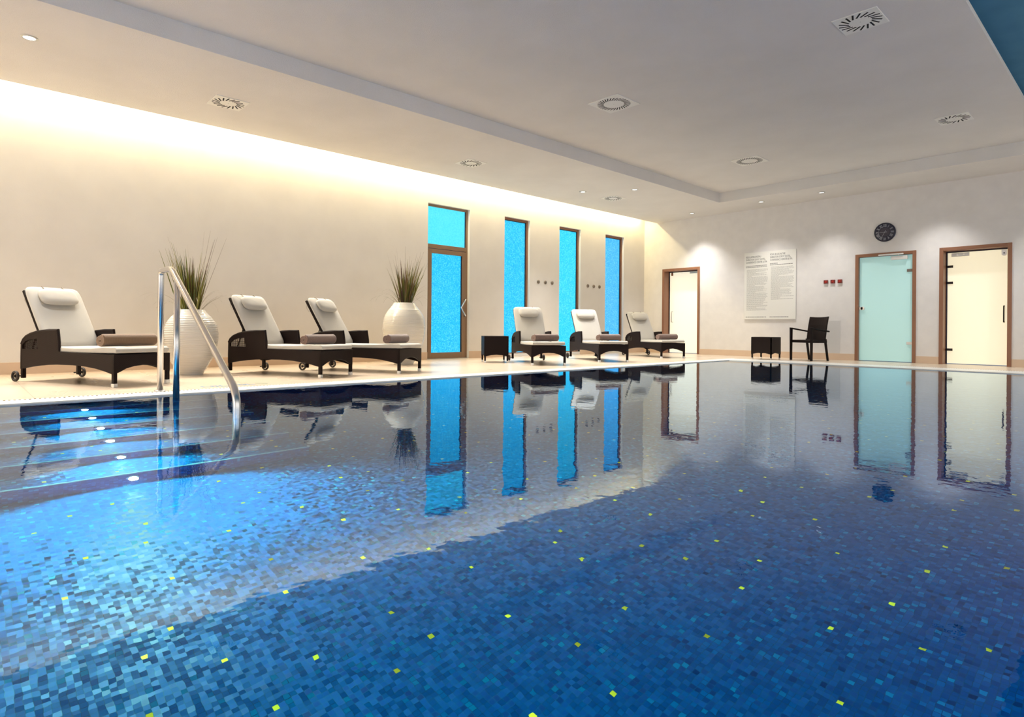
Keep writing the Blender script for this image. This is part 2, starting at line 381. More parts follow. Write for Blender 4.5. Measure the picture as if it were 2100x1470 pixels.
# white edge coping with the overflow grating
e = MB()
e.box(PX - 0.245, PX, PYN, PY, -0.03, 0.0)
e.box(PX - 0.30, PX - 0.245, PYN, PY, -0.05, -0.035)
e.box(PX - 0.245, PXR + 0.2, PY, PY + 0.645, -0.03, 0.0)
e.box(PX - 0.245, PXR + 0.2, PY + 0.645, PY + 0.70, -0.05, -0.035)
e.box(PXR, PXR + 0.2, PYN, PY, -0.03, 0.0)
e.box(PX - 0.30, PX - 0.245, PY, PY + 0.7, -0.05, 0)
nn = int((PY - PYN) / 0.032)
for i in range(nn):
    y = PYN + (i + 0.5) * 0.032
    e.box(PX - 0.30, PX - 0.245, y - 0.008, y + 0.008, -0.035, 0.0)
for i in range(int((PXR - PX) / 0.032)):
    x = PX + (i + 0.5) * 0.032
    e.box(x - 0.008, x + 0.008, PY + 0.645, PY + 0.70, -0.035, 0.0)
struct(e.build('pool_edge', M['white_edge']))
# steps
s = MB(); ns_ = MB()
for k in range(6):
    x0 = PX + (0.34 * k + 0.023 if k else 0); x1 = 3.5 + 0.34 * (k + 1)
    s.box(x0, x1, -16.5, -11.75, ZP, -0.155 - 0.15 * k)
    ns_.box(x1 - 0.012, x1 + 0.002, -16.5, -11.75, -0.155 - 0.15 * k - 0.010, -0.155 - 0.15 * k + 0.002)
st = struct(s.build('pool_steps', M['mosaic']))
ns_.build('step_nosing', M['nosing'], st)
# water
w = MB(); w.add([(PX, PYN, WZ), (PXR, PYN, WZ), (PXR, PY, WZ), (PX, PY, WZ)], [(0, 1, 2, 3)])
wo = w.build('pool_water', M['water'])
if wo.data.polygons[0].normal.z < 0: wo.data.flip_normals()
tag(wo, 'still blue pool water mirroring the room', 'water', None, 'stuff')

# left wall (windows and the glazed door are openings in it)
DOORW = (-6.968, -5.964)
WINS = [(-5.027, -4.285), (-3.333, -2.594), (-1.655, -0.906)]
ZT = 3.80
wl = MB(); T_ = 0.3
cuts = [DOORW] + WINS
y = YN
for a, c in cuts:
    wl.box(-T_, 0, y, a, 0, ZW); y = c
wl.box(-T_, 0, y, 0.3, 0, ZW); wl.box(-T_, 0, YN, 0.3, ZW, ZT)
for a, c in WINS: wl.box(-T_, 0, a, c, 0, 0.06)
struct(wl.build('wall_left', M['wall']))
# back wall
D = [(0.569, 1.638, 2.165), (5.132, 6.193, 2.158), (6.561, 7.615, 2.165)]
wb = MB(); x = 0.0
for a, c, h in D:
    wb.box(x, a + 0.03, 0, 0.3, 0, 2.13); x = c - 0.03
wb.box(x, XR, 0, 0.3, 0, 2.13); wb.box(0, XR, 0, 0.3, 2.13, ZT)
struct(wb.build('wall_back', M['wall_back']))
struct(MB().box(XR, XR + 0.3, YN, 0.3, 0, 4.4).build('wall_right', M['wall']))
struct(MB().box(-0.3, XR + 0.3, YN - 0.3, YN, 0, 4.4).build('wall_front', M['wall']))
# ceiling: lower soffits left and back, raised bay
c = MB()
c.box(XG, BX, YN, 0, ZS, ZB + 0.12)
c.box(BX, XR, BY, 0, ZS, ZB + 0.12)
c.box(BX, 8.165, YN, BY, ZB, ZB + 0.05)
struct(c.build('ceiling', M['ceil']))
c = MB(); c.box(-0.3, XG, YN, 0, ZT, ZT + 0.1); c.box(XG, XG + 0.05, YN, 0, ZB + 0.12, ZT)
struct(c.build('trim_1', M['wall']))            # lid of the light cove
c = MB(); c.box(8.0, XR, YN, BY, ZB + 0.14, ZB + 0.24); c.box(8.0, 8.1, YN, BY, ZB + 0.05, ZB + 0.14); c.box(8.1, XR, BY - 0.1, BY, ZB - 0.0, ZB + 0.14)
struct(c.build('trim_2', M['recess']))          # blue recess beyond the bay
# skirting
sk = MB(); y = YN
for a, cc in [DOORW] + WINS:
    sk.box(0, 0.012, y, a, 0, 0.142); y = cc
sk.box(0, 0.012, y, 0, 0, 0.142)
for a, cc in WINS:
    sk.box(-0.06, 0.0, cc, cc + 0.012, 0.06, 0.142)
struct(sk.build('baseboard_left', M['skirt'], bevel=0.002))
sk = MB(); x = 0.012
for a, cc, h in D:
    sk.box(x, a, -0.012, 0, 0, 0.135); x = cc
sk.box(x, XR, -0.012, 0, 0, 0.135)
struct(sk.build('baseboard_back', M['skirt'], bevel=0.002))

# ------------------------------------------------------------------ windows in the left wall
def window(i, y0, y1, pane):
    t = struct(empty('window_%d' % i, (0, (y0 + y1) / 2, 0)), 'tall narrow window of blue obscure glass', 'window')
    oy = (y0 + y1) / 2; h = (y1 - y0) / 2
    fr = MB(); fw = 0.045; xa, xb = -0.125, -0.062
    fr.box(xa, xb, -h, -h + fw, 0.06, ZW); fr.box(xa, xb, h - fw, h, 0.06, ZW)
    fr.box(xa, xb, -h + fw, h - fw, ZW - 0.05, ZW); fr.box(xa, xb, -h + fw, h - fw, 0.06, 0.085)
    fr.build('window_frame', M['frame'], t, bevel=0.003)
    g = MB(); gw = 0.018
    g.box(-0.115, -0.08, h - fw - gw, h - fw, 0.085, ZW - 0.05); g.box(-0.115, -0.08, -h + fw, -h + fw + gw, 0.085, ZW - 0.05)
    g.box(-0.115, -0.08, -h + fw, h - fw, ZW - 0.062, ZW - 0.05)
    g.build('gasket', M['gasket'], t)
    MB().box(-0.105, -0.095, -h + fw + gw, h - fw - gw, 0.085, ZW - 0.062).build('pane', pane, t)
    return t
window(1, *WINS[0], M['pane_speckled']); window(2, *WINS[1], M['pane_cyan']); window(3, *WINS[2], M['pane_blue'])
# glazed door with transom
y0, y1 = DOORW; oy = (y0 + y1) / 2; h = (y1 - y0) / 2
t = struct(empty('door_1', (0, oy, 0)), 'bronze framed glazed door with transom between pot and windows', 'door')
fr = MB(); xa, xb = -0.135, -0.065; fw = 0.045
fr.box(xa, xb, -h, -h + fw, 0, ZW); fr.box(xa, xb, h - fw, h, 0, ZW)
fr.box(xa, xb, -h + fw, h - fw, ZW - 0.045, ZW); fr.box(xa, xb, -h + fw, h - fw, 2.118, 2.20)
fr.build('door_frame', M['bronze'], t, bevel=0.003)
lf = MB(); la, lb = -h + fw + 0.004, h - fw - 0.004; xa2, xb2 = -0.125, -0.058
lf.box(xa2, xb2, la, la + 0.085, 0.012, 2.108); lf.box(xa2, xb2, lb - 0.085, lb, 0.012, 2.108)
lf.box(xa2, xb2, la + 0.085, lb - 0.085, 0.012, 0.125); lf.box(xa2, xb2, la + 0.085, lb - 0.085, 2.025, 2.108)
leaf = lf.build('door_leaf', M['bronze'], t, bevel=0.003)
MB().box(-0.1, -0.09, la + 0.085, lb - 0.103, 0.125, 2.025).build('pane', M['pane_speckled'], leaf)
MB().box(-0.1, -0.075, lb - 0.103, lb - 0.085, 0.125, 2.025).build('gasket', M['gasket'], leaf)
MB().box(-0.1, -0.09, -h + fw, h - fw - 0.015, 2.20, ZW - 0.045).build('transom_pane', M['pane_top'], t)
MB().box(-0.1, -0.075, h - fw - 0.015, h - fw, 2.20, ZW - 0.045).build('gasket', M['gasket'], t)
hd = MB(); hy = lb - 0.035
hd.tube([(-0.058, hy, 1.165), (-0.005, hy, 1.165), (0.0, hy - 0.01, 1.15), (0.0, hy - 0.115, 1.003), (0.0, hy - 0.01, 0.855), (-0.005, hy, 0.84), (-0.058, hy, 0.84)], 0.0135, 10)
hd.build('door_handle', M['steel'], leaf, smooth=True)
MB().box(-0.06, 0.0, -h, h, 0.0, 0.012).build('threshold', M['satin'], t)

# ------------------------------------------------------------------ doors in the back wall
def rect_tube(m_, path, r): m_.tube(path, r, 10)
def door(i, x0, x1, hgt, gy, pane, label):
    """frame round an opening, glass leaf set back by gy"""
    ox = (x0 + x1) / 2; h = (x1 - x0) / 2
    t = struct(empty('door_%d' % i, (ox, 0, 0)), label, 'door')
    fw = 0.062; fr = MB()
    fr.box(-h, -h + fw, -0.018, 0.0, 0, hgt); fr.box(h - fw, h, -0.018, 0.0, 0, hgt); fr.box(-h + fw, h - fw, -0.018, 0.0, hgt - fw, hgt)
    fr.box(-h + 0.03, -h + fw, 0, 0.29, 0, hgt - fw); fr.box(h - fw, h - 0.03, 0, 0.29, 0, hgt - fw)
    fr.box(-h + 0.03, h - 0.03, 0, 0.29, hgt - fw, hgt - 0.037)
    fr.build('door_frame', M['frame'], t, bevel=0.003)
    if gy > 0.1:
        rb = MB()
        rb.box(-h + fw, -h + fw + 0.018, gy - 0.02, gy + 0.02, 0, hgt - fw); rb.box(h - fw - 0.006, h - fw, gy - 0.03, gy + 0.02, 0, hgt - fw)
        rb.box(-h + fw, h - fw, gy - 0.03, gy + 0.02, hgt - fw - 0.022, hgt - fw)
        rb.build('rebate', M['gasket'], t)
    q = 0.022 if gy > 0.1 else 0.004
    lf = MB().box(-h + fw + q, h - fw - (0.006 if gy > 0.1 else 0.004), gy, gy + 0.012, 0.012, hgt - fw - q).build('glass_leaf', pane, t)
    return t, lf, h, fw
def plate(p, name, x0, x1, z0, z1, y, th, m_, bevel=0.003):
    return MB().box(x0, x1, y - th, y, z0, z1).build(name, m_, p, bevel=bevel)
# door nearest the corner
t, lf, h, fw = door(2, *D[0], 0.22, M['frost_cream'], 'brown framed door of warm lit frosted glass near room corner')
ox = (D[0][0] + D[0][1]) / 2; gy = 0.22
hm = MB(); hx = 0.735 - ox
hm.tube([(hx, gy, 0.80), (hx, gy - 0.05, 0.80), (hx, gy - 0.055, 0.81), (hx, gy - 0.055, 1.06), (hx, gy - 0.05, 1.07), (hx, gy, 1.07)], 0.011, 10); hm.build('door_handle', M['satin'], lf, smooth=True)
lk = MB().box(0.70 - ox, 0.75 - ox, gy - 0.022, gy, 2.0, 2.07); lk.lathe([(0.0, 0), (0.025, 0), (0.025, 0.022), (0.0, 0.022)], 20, 'y')
lk = MB().box(0.695 - ox, 0.75 - ox, gy - 0.022, gy, 2.0, 2.08).build('lock', M['frame'], lf, bevel=0.015)
plate(lf, 'patch_fitting', 1.235 - ox, 1.455 - ox, 2.03, 2.075, gy, 0.02, M['satin'])
for z in (0.3, 1.75): pass
# aqua door
t, lf, h, fw = door(3, *D[1], 0.045, M['frost_aqua'], 'brown framed door of pale aqua frosted glass with white door closer')
ox = (D[1][0] + D[1][1]) / 2; gy = 0.045
cl = plate(t, 'door_closer', 5.765 - ox, 6.045 - ox, 2.005, 2.075, gy - 0.002, 0.055, M['white_plastic'])
MB().box(5.555 - ox, 5.985 - ox, -0.04, -0.018, 2.098, 2.125).build('slide_rail', M['white_plastic'], cl, bevel=0.003)
MB().tube([(5.90 - ox, -0.015, 2.075), (5.90 - ox, -0.02, 2.10)], 0.008, 8).build('closer_arm', M['satin'], cl)
lk = MB(); lk.box(5.197 - ox, 5.26 - ox, gy - 0.024, gy, 1.032, 1.096)
lkb = lk.build('lock', M['silver'], lf, bevel=0.004)
MB().lathe([(0.001, gy - 0.024), (0.036, gy - 0.024), (0.036, gy), (0.001, gy)], 24, 'y').build('lock_rose', M['silver'], lkb, loc=(5.262 - ox, 0, 1.064))
k = MB(); k.lathe([(0.001, gy - 0.026), (0.009, gy - 0.026), (0.009, gy - 0.02), (0.001, gy - 0.02)], 12, 'y'); k.box(-0.004, 0.004, gy - 0.026, gy - 0.02, -0.025, 0)
k.build('keyhole', M['black'], lkb, loc=(5.258 - ox, 0, 1.072))
for z in (1.785, 0.375): plate(lf, 'hinge', 6.03 - ox, 6.135 - ox, z - 0.027, z + 0.027, gy, 0.018, M['dull'] if z > 1 else M['satin'])
# warm door on the right
t, lf, h, fw = door(4, *D[2], 0.22, M['frost_warm'], 'brown framed door of warm lit frosted glass with three hinges')
ox = (D[2][0] + D[2][1]) / 2; gy = 0.22
hm = MB(); hx = 7.482 - ox
hm.tube([(hx, gy, 0.785), (hx, gy - 0.05, 0.785), (hx, gy - 0.055, 0.795), (hx, gy - 0.055, 1.06), (hx, gy - 0.05, 1.07), (hx, gy, 1.07)], 0.011, 10); hm.build('door_handle', M['dark_metal'], lf, smooth=True)
for z in (1.825, 1.52, 0.27): plate(lf, 'hinge', 6.61 - ox, 6.73 - ox, z - 0.022, z + 0.022, gy, 0.02, M['dark_metal'])
pf = plate(lf, 'patch_fitting', 6.705 - ox, 6.975 - ox, 2.005, 2.072, gy, 0.02, M['satin'])
for q in (0.09, 0.19):
    MB().lathe([(0.001, gy - 0.03), (0.014, gy - 0.03), (0.016, gy - 0.02), (0.001, gy - 0.02)], 16, 'y').build('knob', M['silver'], pf, loc=(6.705 - ox + q, 0, 2.038))
lkp = MB().box(7.438 - ox, 7.512 - ox, gy - 0.02, gy, 2.0, 2.075); lkp.prism([(7.475 - ox + 0.037 * math.cos(a), 2.0 + 0.037 * math.sin(a)) for a in [PI + PI * i / 10 for i in range(11)]], gy - 0.02, gy, 'y')
lkp = lkp.build('lock', M['silver'], lf)
k = MB(); k.lathe([(0.001, gy - 0.024), (0.009, gy - 0.024), (0.009, gy - 0.018), (0.001, gy - 0.018)], 12, 'y'); k.box(-0.004, 0.004, gy - 0.024, gy - 0.018, -0.025, 0)
k.build('keyhole', M['black'], lkp, loc=(7.475 - ox, 0, 2.02))

# ------------------------------------------------------------------ sun loungers
def superbox(m_, lx, ly, lz, p=4.0, nu=24, nv=12):
    """soft rounded block (pillow, cushion) centred on the origin"""
    def sg(c, e): return math.copysign(abs(c) ** e, c)
    vs = []; e1, e2 = 2 / p, 2 / p
    for i in range(nv + 1):
        a = -PI / 2 + PI * i / nv
        for j in range(nu):
            t_ = 2 * PI * j / nu
            vs.append((lx / 2 * sg(math.cos(a), e1 * 2 if False else e1) * sg(math.cos(t_), e2), ly / 2 * sg(math.cos(a), e1) * sg(math.sin(t_), e2), lz / 2 * sg(math.sin(a), 1.0)))
    fs = [(i * nu + j, i * nu + (j + 1) % nu, (i + 1) * nu + (j + 1) % nu, (i + 1) * nu + j) for i in range(nv) for j in range(nu)]
    return m_.add(vs, fs)

LW = 0.591; SY = LW / 2
def make_lounger():
    root = empty('sun_lounger', (0, 0, 0))
    wk = M['wicker']
    O = 0.72                                       # local origin: middle of the body on the floor
    top = [(0.018, 0.316), (-0.20, 0.318), (-0.60, 0.322), (-0.825, 0.328), (-0.838, 0.42), (-0.857, 0.546)]
    arm = [(-1.0, 0.541), (-1.13, 0.531), (-1.23, 0.518), (-1.31, 0.501), (-1.38, 0.476), (-1.43, 0.442), (-1.462, 0.395)]
    low = [(-1.466, 0.25), (-1.465, 0.132), (-1.42, 0.137), (-1.3, 0.156), (-1.15, 0.174), (-1.0, 0.187), (-0.85, 0.194), (-0.6, 0.196), (-0.4, 0.188), (-0.25, 0.173), (-0.12, 0.151), (-0.03, 0.131), (0.018, 0.128)]
    hole = [(-1.432, 0.345), (-1.17, 0.345), (-1.19, 0.455), (-1.30, 0.447), (-1.38, 0.425), (-1.432, 0.39)]
    for sg in (-1, 1):
        a0, a1 = (SY - 0.024, SY) if sg > 0 else (-SY, -SY + 0.024)
        p = MB(); sh = lambda L: [(x + O, z) for x, z in L]
        # body band below the opening, then the arm round it
        p.prism(sh(top[:4] + [(-1.17, 0.345), (-1.432, 0.345), (-1.464, 0.345)] + low), a0, a1, 'y')
        p.prism(sh([top[3], top[4], top[5]] + arm[:2] + [(-1.19, 0.455), (-1.17, 0.345)]), a0, a1, 'y')
        p.prism(sh([(-1.19, 0.455)] + arm[1:] + [(-1.464, 0.345), (-1.432, 0.345), (-1.432, 0.39), (-1.38, 0.425), (-1.30, 0.447)]), a0, a1, 'y')
        ym = (a0 + a1) / 2
        p.tube([(x + O, ym, z) for x, z in [(-0.836, 0.335), top[4], top[5]] + arm], 0.016, 8)
        pn = p.build('side_panel', wk, root)
        g = MB()
        for i in range(15):
            xx = -1.425 + i * 0.0175; zt = 0.392 + min(0.06, 0.9 * (xx + 1.432)) if xx < -1.36 else 0.44 + 0.07 * (xx + 1.36)
            g.box(xx + O - 0.0028, xx + O + 0.0028, ym - 0.003, ym + 0.003, 0.342, zt + 0.012)
        for zz in (0.362, 0.384, 0.406): g.box(-1.435 + O, -1.17 + O, ym - 0.004, ym + 0.004, zz - 0.0025, zz + 0.0025)
        g.build('open_weave', wk, pn)
    foot = [(-SY, 0.128), (-SY + 0.05, 0.14), (-SY + 0.13, 0.178), (-SY + 0.21, 0.196), (0, 0.203), (SY - 0.21, 0.196), (SY - 0.13, 0.178), (SY - 0.05, 0.14), (SY, 0.128), (SY, 0.318), (-SY, 0.318)]
    MB().prism(foot, O - 0.004, O + 0.02, 'x').build('foot_panel', wk, root, bevel=0.006)
    MB().prism([(y, z - 0.0) for y, z in foot], -1.462 + O, -1.44 + O, 'x').build('head_panel', wk, root, bevel=0.004)
    MB().box(-1.44 + O, O - 0.005, -SY + 0.02, SY - 0.02, 0.285, 0.318).build('deck', wk, root)
    for sg in (-1, 1):
        yy = sg * (SY - 0.018)
        lg = MB().box(O - 0.018, O + 0.018, yy - 0.018, yy + 0.018, 0.034, 0.25).build('leg', wk, root, bevel=0.004)
        MB().box(O - 0.0205, O + 0.0205, yy - 0.0205, yy + 0.0205, 0.0, 0.036).build('leg_cap', M['silver'], lg, bevel=0.003)
        xr = -1.443 + O
        MB().box(xr - 0.018, xr + 0.018, yy - 0.018, yy + 0.018, 0.035, 0.25).build('leg', wk, root, bevel=0.004)
        # spoked wheel outside the rear leg
        wx, wy, wr = -1.475 + O, sg * (SY + 0.040), 0.056
        whl = MB(); whl.X = Matrix.Translation((wx, wy, wr + 0.001))
        whl.lathe([(wr - 0.017, -0.012), (wr - 0.003, -0.012), (wr, -0.006), (wr, 0.006), (wr - 0.003, 0.012), (wr - 0.017, 0.012), (wr - 0.017, -0.012)], 28, 'y', cap=False)
        w_ = whl.build('wheel', M['rubber'], root)
        sp = MB(); sp.X = Matrix.Translation((wx, wy, wr + 0.001))
        for k in range(5):
            a = 2 * PI * k / 5 + 0.3
            sp.tube([(0.006 * math.sin(a), 0, 0.006 * math.cos(a)), ((wr - 0.011) * math.sin(a), 0, (wr - 0.011) * math.cos(a))], 0.0042, 6)
        sp.lathe([(0.001, -0.014), (0.013, -0.014), (0.013, 0.014), (0.001, 0.014)], 14, 'y')
        sp.build('spokes', M['dark_metal'], w_)
    MB().tube([(-1.475 + O, -SY - 0.05, 0.057), (-1.475 + O, -SY + 0.05, 0.057)], 0.007, 8).build('axle', M['dark_metal'], root)
    MB().tube([(-1.475 + O, SY - 0.05, 0.057), (-1.475 + O, SY + 0.05, 0.057)], 0.007, 8).build('axle', M['dark_metal'], root)
    # reclined back: plane from the seat hinge to the top
    A = Vector((-1.085 + O, 0, 0.345)); B_ = Vector((-1.472 + O, 0, 0.968)); d = (B_ - A); L = d.length; d.normalize(); nrm = Vector((d.z, 0, -d.x))
    bx = Matrix((Vector((0, 1, 0)), d, Vector((0, 1, 0)).cross(d))).transposed().to_4x4(); bx.translation = A
    if (bx.to_3x3() @ Vector((0, 0, 1))).x < 0: flip = -1
    else: flip = 1
    bf = MB(); bf.X = bx
    wB = 0.268
    for y0_, y1_ in ((-wB, -wB + 0.03), (wB - 0.03, wB)): bf.box(y0_, y1_, -0.02, L, -0.03 * flip if flip > 0 else 0.004, -0.004 if flip > 0 else 0.03)
    for k in range(9):
        q = L * (k + 0.5) / 9; bf.box(-wB, wB, q - 0.03, q + 0.03, -0.022 if flip > 0 else 0.006, -0.006 if flip > 0 else 0.022)
    bf.build('backrest_frame', wk, root, bevel=0.003)
    cb = MB(); cb.X = bx @ Matrix.Translation((0, L / 2 + 0.012, flip * 0.024)); superbox(cb, 0.555, L + 0.035, 0.056, 9, 40, 8)
    cb.build('back_cushion', M['cushion'], root, smooth=True)
    # seat cushion, a little higher towards the foot
    sc_ = MB(); ly = 0.56
    top_pts = [(-1.075, 0.372), (-0.9, 0.370), (-0.6, 0.368), (-0.35, 0.373), (-0.15, 0.384), (0.0, 0.386), (0.028, 0.366), (0.03, 0.345), (0.02, 0.328)]
    prof = top_pts + [(-0.1, 0.326), (-0.4, 0.322), (-1.085, 0.322)]
    sc_.prism([(x + O, z) for x, z in prof], -ly / 2, ly / 2, 'y')
    sc_.build('seat_cushion', M['cushion'], root, bevel=0.014, seg=3)
    # head pillow tied over the top
    pl = MB(); pl.X = bx @ Matrix.Translation((0, L * 0.825, flip * 0.080)) @ Matrix.Rotation(R(-3) * flip, 4, 'X')
    superbox(pl, 0.385, 0.205, 0.085, 3.6, 36, 12)
    pw = pl.build('pillow', M['cushion'], root, smooth=True)
    for yy in (-0.10, 0.10):
        sp = MB(); sp.X = bx
        pth = [(yy, L * 0.93, flip * 0.075), (yy, L - 0.005, flip * 0.054), (yy, L + 0.031, flip * 0.035), (yy, L + 0.031, flip * -0.006), (yy, L - 0.02, flip * -0.035)]
        sp.tube(pth, 0.004, 6)
        sp.build('strap', M['strap'], pw)
    for yy in (-0.25, 0.25):
        lp = MB(); lp.X = bx
        lp.tube([(yy, L * 0.95, -flip * 0.03), (yy, L * 0.88, -flip * 0.065), (yy, L * 0.80, -flip * 0.06), (yy, L * 0.78, -flip * 0.03)], 0.004, 6)
        lp.build('tie_loop', M['loop'], root)
    for sg in (-1, 1):
        yy = sg * 0.235
        piv = (-1.265 + O, yy, 0.585)
        stt = MB().tube([piv, (-1.36 + O, yy, 0.345)], 0.008, 8).build('strut', M['dark_metal'], root)
        MB().lathe([(0.001, -0.012), (0.018, -0.012), (0.018, 0.012), (0.001, 0.012)], 14, 'y').build('pivot', M['dark_metal'], stt, loc=piv)
    return root, O
proto, LO = make_lounger()
LG = 'wicker sun loungers along the window wall'
LN = [
    (2.409, -12.100, 24.45, 'dark wicker sun lounger beside the handrail, holding a waffle weave towel'),
    (2.525, -10.062, 24.23, 'dark wicker sun lounger right of the smaller pot, overlapping another lounger'),
    (2.520, -8.997, 27.62, 'dark wicker sun lounger whose foot hides the larger pot base'),
    (2.508, -6.289, -29.98, 'dark wicker sun lounger beside the side table, in front of first slim window'),
    (2.559, -4.624, -27.30, 'dark wicker sun lounger between two others, in front of the middle slim window'),
    (2.366, -2.346, -23.41, 'dark wicker sun lounger farthest along, beside the cream lit door in the corner'),
]
LR = []
for i, (x, y, a, lab) in enumerate(LN):
    o = proto if i == 0 else copy_tree(proto)
    a = R(a); o.location = (x - LO * math.cos(a), y - LO * math.sin(a), 0); o.rotation_euler = (0, 0, a)
    tag(o, lab, 'sun lounger', LG); LR.append(o)

# ------------------------------------------------------------------ rolled towels
def make_towel(r, L, m_, turns=3.2):
    """rolled sheet: a spiral in cross-section, extruded along its length"""
    mb = MB(); n = 90; th = r / (turns + 0.6) * 0.90
    outer, inner = [], []
    for i in range(n + 1):
        t_ = i / n; a = 2 * PI * turns * t_; rr = 0.012 + (r - 0.012) * t_
        outer.append((rr * math.cos(a), rr * math.sin(a))); q = max(0.003, rr - th * 0.93); inner.append((q * math.cos(a), q * math.sin(a)))
    ring = outer + inner[::-1]
    K = len(ring); ys = [(-L / 2, 0.93), (-L / 2 + 0.012, 1.0), (-L / 5, 1.01), (L / 5, 0.995), (L / 2 - 0.012, 1.0), (L / 2, 0.93)]
    vs = []
    for y_, k in ys:
        for px, pz in ring: vs.append((px * k, y_, pz * k + r))
    fs = [(i * K + j, i * K + (j + 1) % K, (i + 1) * K + (j + 1) % K, (i + 1) * K + j) for i in range(len(ys) - 1) for j in range(K)]
    for e_ in (0, len(ys) - 1):
        for j in range(n): fs.append((e_ * K + j, e_ * K + j + 1, e_ * K + K - 2 - j, e_ * K + K - 1 - j))
    mb.add(vs, fs)
    return mb.build('rolled_towel', m_, smooth=False)
TW = [  # lounger, s, y, extra turn, waffle, label
    (0, -0.24, 0.02, 2, True, 'brown waffle weave towel rolled up on the lounger beside the handrail'),
    (1, -0.27, 0.00, 3, False, 'plain brown rolled towel on the lounger right of the smaller pot'),
    (2, -0.22, 0.02, 3, False, 'plain brown rolled towel seen against the larger white pot'),
    (3, -0.33, 0.035, 28, False, 'brown rolled towel on the lounger beside the side table'),
    (4, -0.29, 0.03, 22, False, 'brown rolled towel on the lounger before the middle slim window'),
    (5, -0.27, 0.03, 12, False, 'brown rolled towel seen against the cream lit door'),
]
tw1 = make_towel(0.068, 0.58, M['waffle']); tw2 = make_towel(0.066, 0.56, M['towel'])
used2 = False
for k, s_, y_, turn, wf, lab in TW:
    if wf: o = tw1
    elif not used2: o = tw2; used2 = True
    else: o = tw2.copy(); COL.objects.link(o)
    x, y, a, _ = LN[k]; a = R(a)
    o.location = (x + s_ * math.cos(a) - y_ * math.sin(a), y + s_ * math.sin(a) + y_ * math.cos(a), 0.378 if s_ < -0.25 else 0.380)
    o.rotation_euler = (0, 0, a + R(turn)); tag(o, lab, 'towel', 'rolled towels on the loungers')

# ------------------------------------------------------------------ side tables
def make_table(S, H):
    root = empty('side_table', (0, 0, 0)); h = S / 2; wk = M['wicker']
    ar = [(-h, 0.105), (-h + 0.04, 0.112), (-h + 0.12, 0.13), (0, 0.138), (h - 0.12, 0.13), (h - 0.04, 0.112), (h, 0.105), (h, H - 0.012), (-h, H - 0.012)]
    for a in range(4):
        p = MB(); p.X = Matrix.Rotation(a * PI / 2, 4, 'Z'); p.prism(ar, -h, -h + 0.02, 'y'); p.build('side_panel', wk, root)
    MB().box(-h - 0.002, h + 0.002, -h - 0.002, h + 0.002, H - 0.02, H).build('table_top', wk, root, bevel=0.008)
    for sx in (-1, 1):
        for sy in (-1, 1):
            cx_, cy_ = sx * (h - 0.017), sy * (h - 0.017)
            lg = MB().box(cx_ - 0.014, cx_ + 0.014, cy_ - 0.014, cy_ + 0.014, 0.028, 0.2).build('leg', wk, root, bevel=0.003)
            MB().box(cx_ - 0.0155, cx_ + 0.0155, cy_ - 0.0155, cy_ + 0.0155, 0, 0.03).build('leg_cap', M['silver'], lg, bevel=0.003)
    return root
tb = make_table(0.43, 0.465)
tb.location = (1.307, -6.42, 0); tb.rotation_euler = (0, 0, R(57)); tag(tb, 'dark wicker side table between the glazed door and a lounger', 'side table', 'wicker side tables')
t2 = copy_tree(tb); t2.location = (3.765, -1.035, 0); t2.rotation_euler = (0, 0, R(-1)); tag(t2, 'dark wicker side table below the wall notice, left of the armchair', 'side table', 'wicker side tables')

# ------------------------------------------------------------------ armchair
def make_chair():
    root = empty('armchair', (0, 0, 0)); wk = M['wicker']          # faces local +x
    for sg in (-1, 1):
        yy = sg * 0.265
        MB().prism([(0.175, 0), (0.207, 0), (0.215, 0.665), (0.165, 0.665)], yy - 0.02, yy + 0.02, 'y').build('leg', wk, root, bevel=0.004)
        MB().prism([(-0.275, 0), (-0.245, 0), (-0.175, 0.38), (-0.175, 0.44), (-0.215, 0.44), (-0.215, 0.38)], sg * 0.235 - 0.018, sg * 0.235 + 0.018, 'y').build('leg', wk, root, bevel=0.004)
        ar = MB(); ar.X = Matrix()
        ar.prism([(0.215, 0.640), (0.215, 0.668), (-0.235, 0.605), (-0.255, 0.598), (-0.25, 0.575), (-0.2, 0.582)], yy - 0.022, yy + 0.022, 'y'); ar.build('armrest', wk, root, bevel=0.005)
    MB().box(-0.215, 0.20, -0.26, 0.26, 0.36, 0.415).build('seat', wk, root, bevel=0.006)
    bk = MB(); nx = 8; rows = []
    for z, xo in ((0.40, -0.185), (0.55, -0.205), (0.72, -0.232), (0.88, -0.27)):
        for j in range(nx + 1):
            y_ = -0.235 + 0.47 * j / nx; q = (y_ / 0.235) ** 2; rows.append((xo + 0.028 * q - 0.02, y_, z + (0.012 * q if z > 0.8 else 0)))
    W_ = nx + 1; n0 = len(rows); vs = rows + [(x - 0.028, y_, z) for x, y_, z in rows]; fs = []
    for i in range(3):
        for j in range(nx):
            a = i * W_ + j; fs += [(a, a + 1, a + W_ + 1, a + W_), (n0 + a, n0 + a + W_, n0 + a + W_ + 1, n0 + a + 1)]
    bd = [j for j in range(W_)] + [i * W_ + nx for i in range(1, 4)] + [3 * W_ + j for j in range(nx - 1, -1, -1)] + [i * W_ for i in range(2, 0, -1)]
    for a, c_ in zip(bd, bd[1:] + bd[:1]): fs.append((a, c_, n0 + c_, n0 + a))
    bk.add(vs, fs).build('backrest', wk, root, bevel=0.004)
    return root
ch = make_chair(); ch.location = (4.515, -0.765, 0); ch.rotation_euler = (0, 0, R(180 + 66)); tag(ch, 'dark wicker armchair standing alone by the back wall', 'chair')

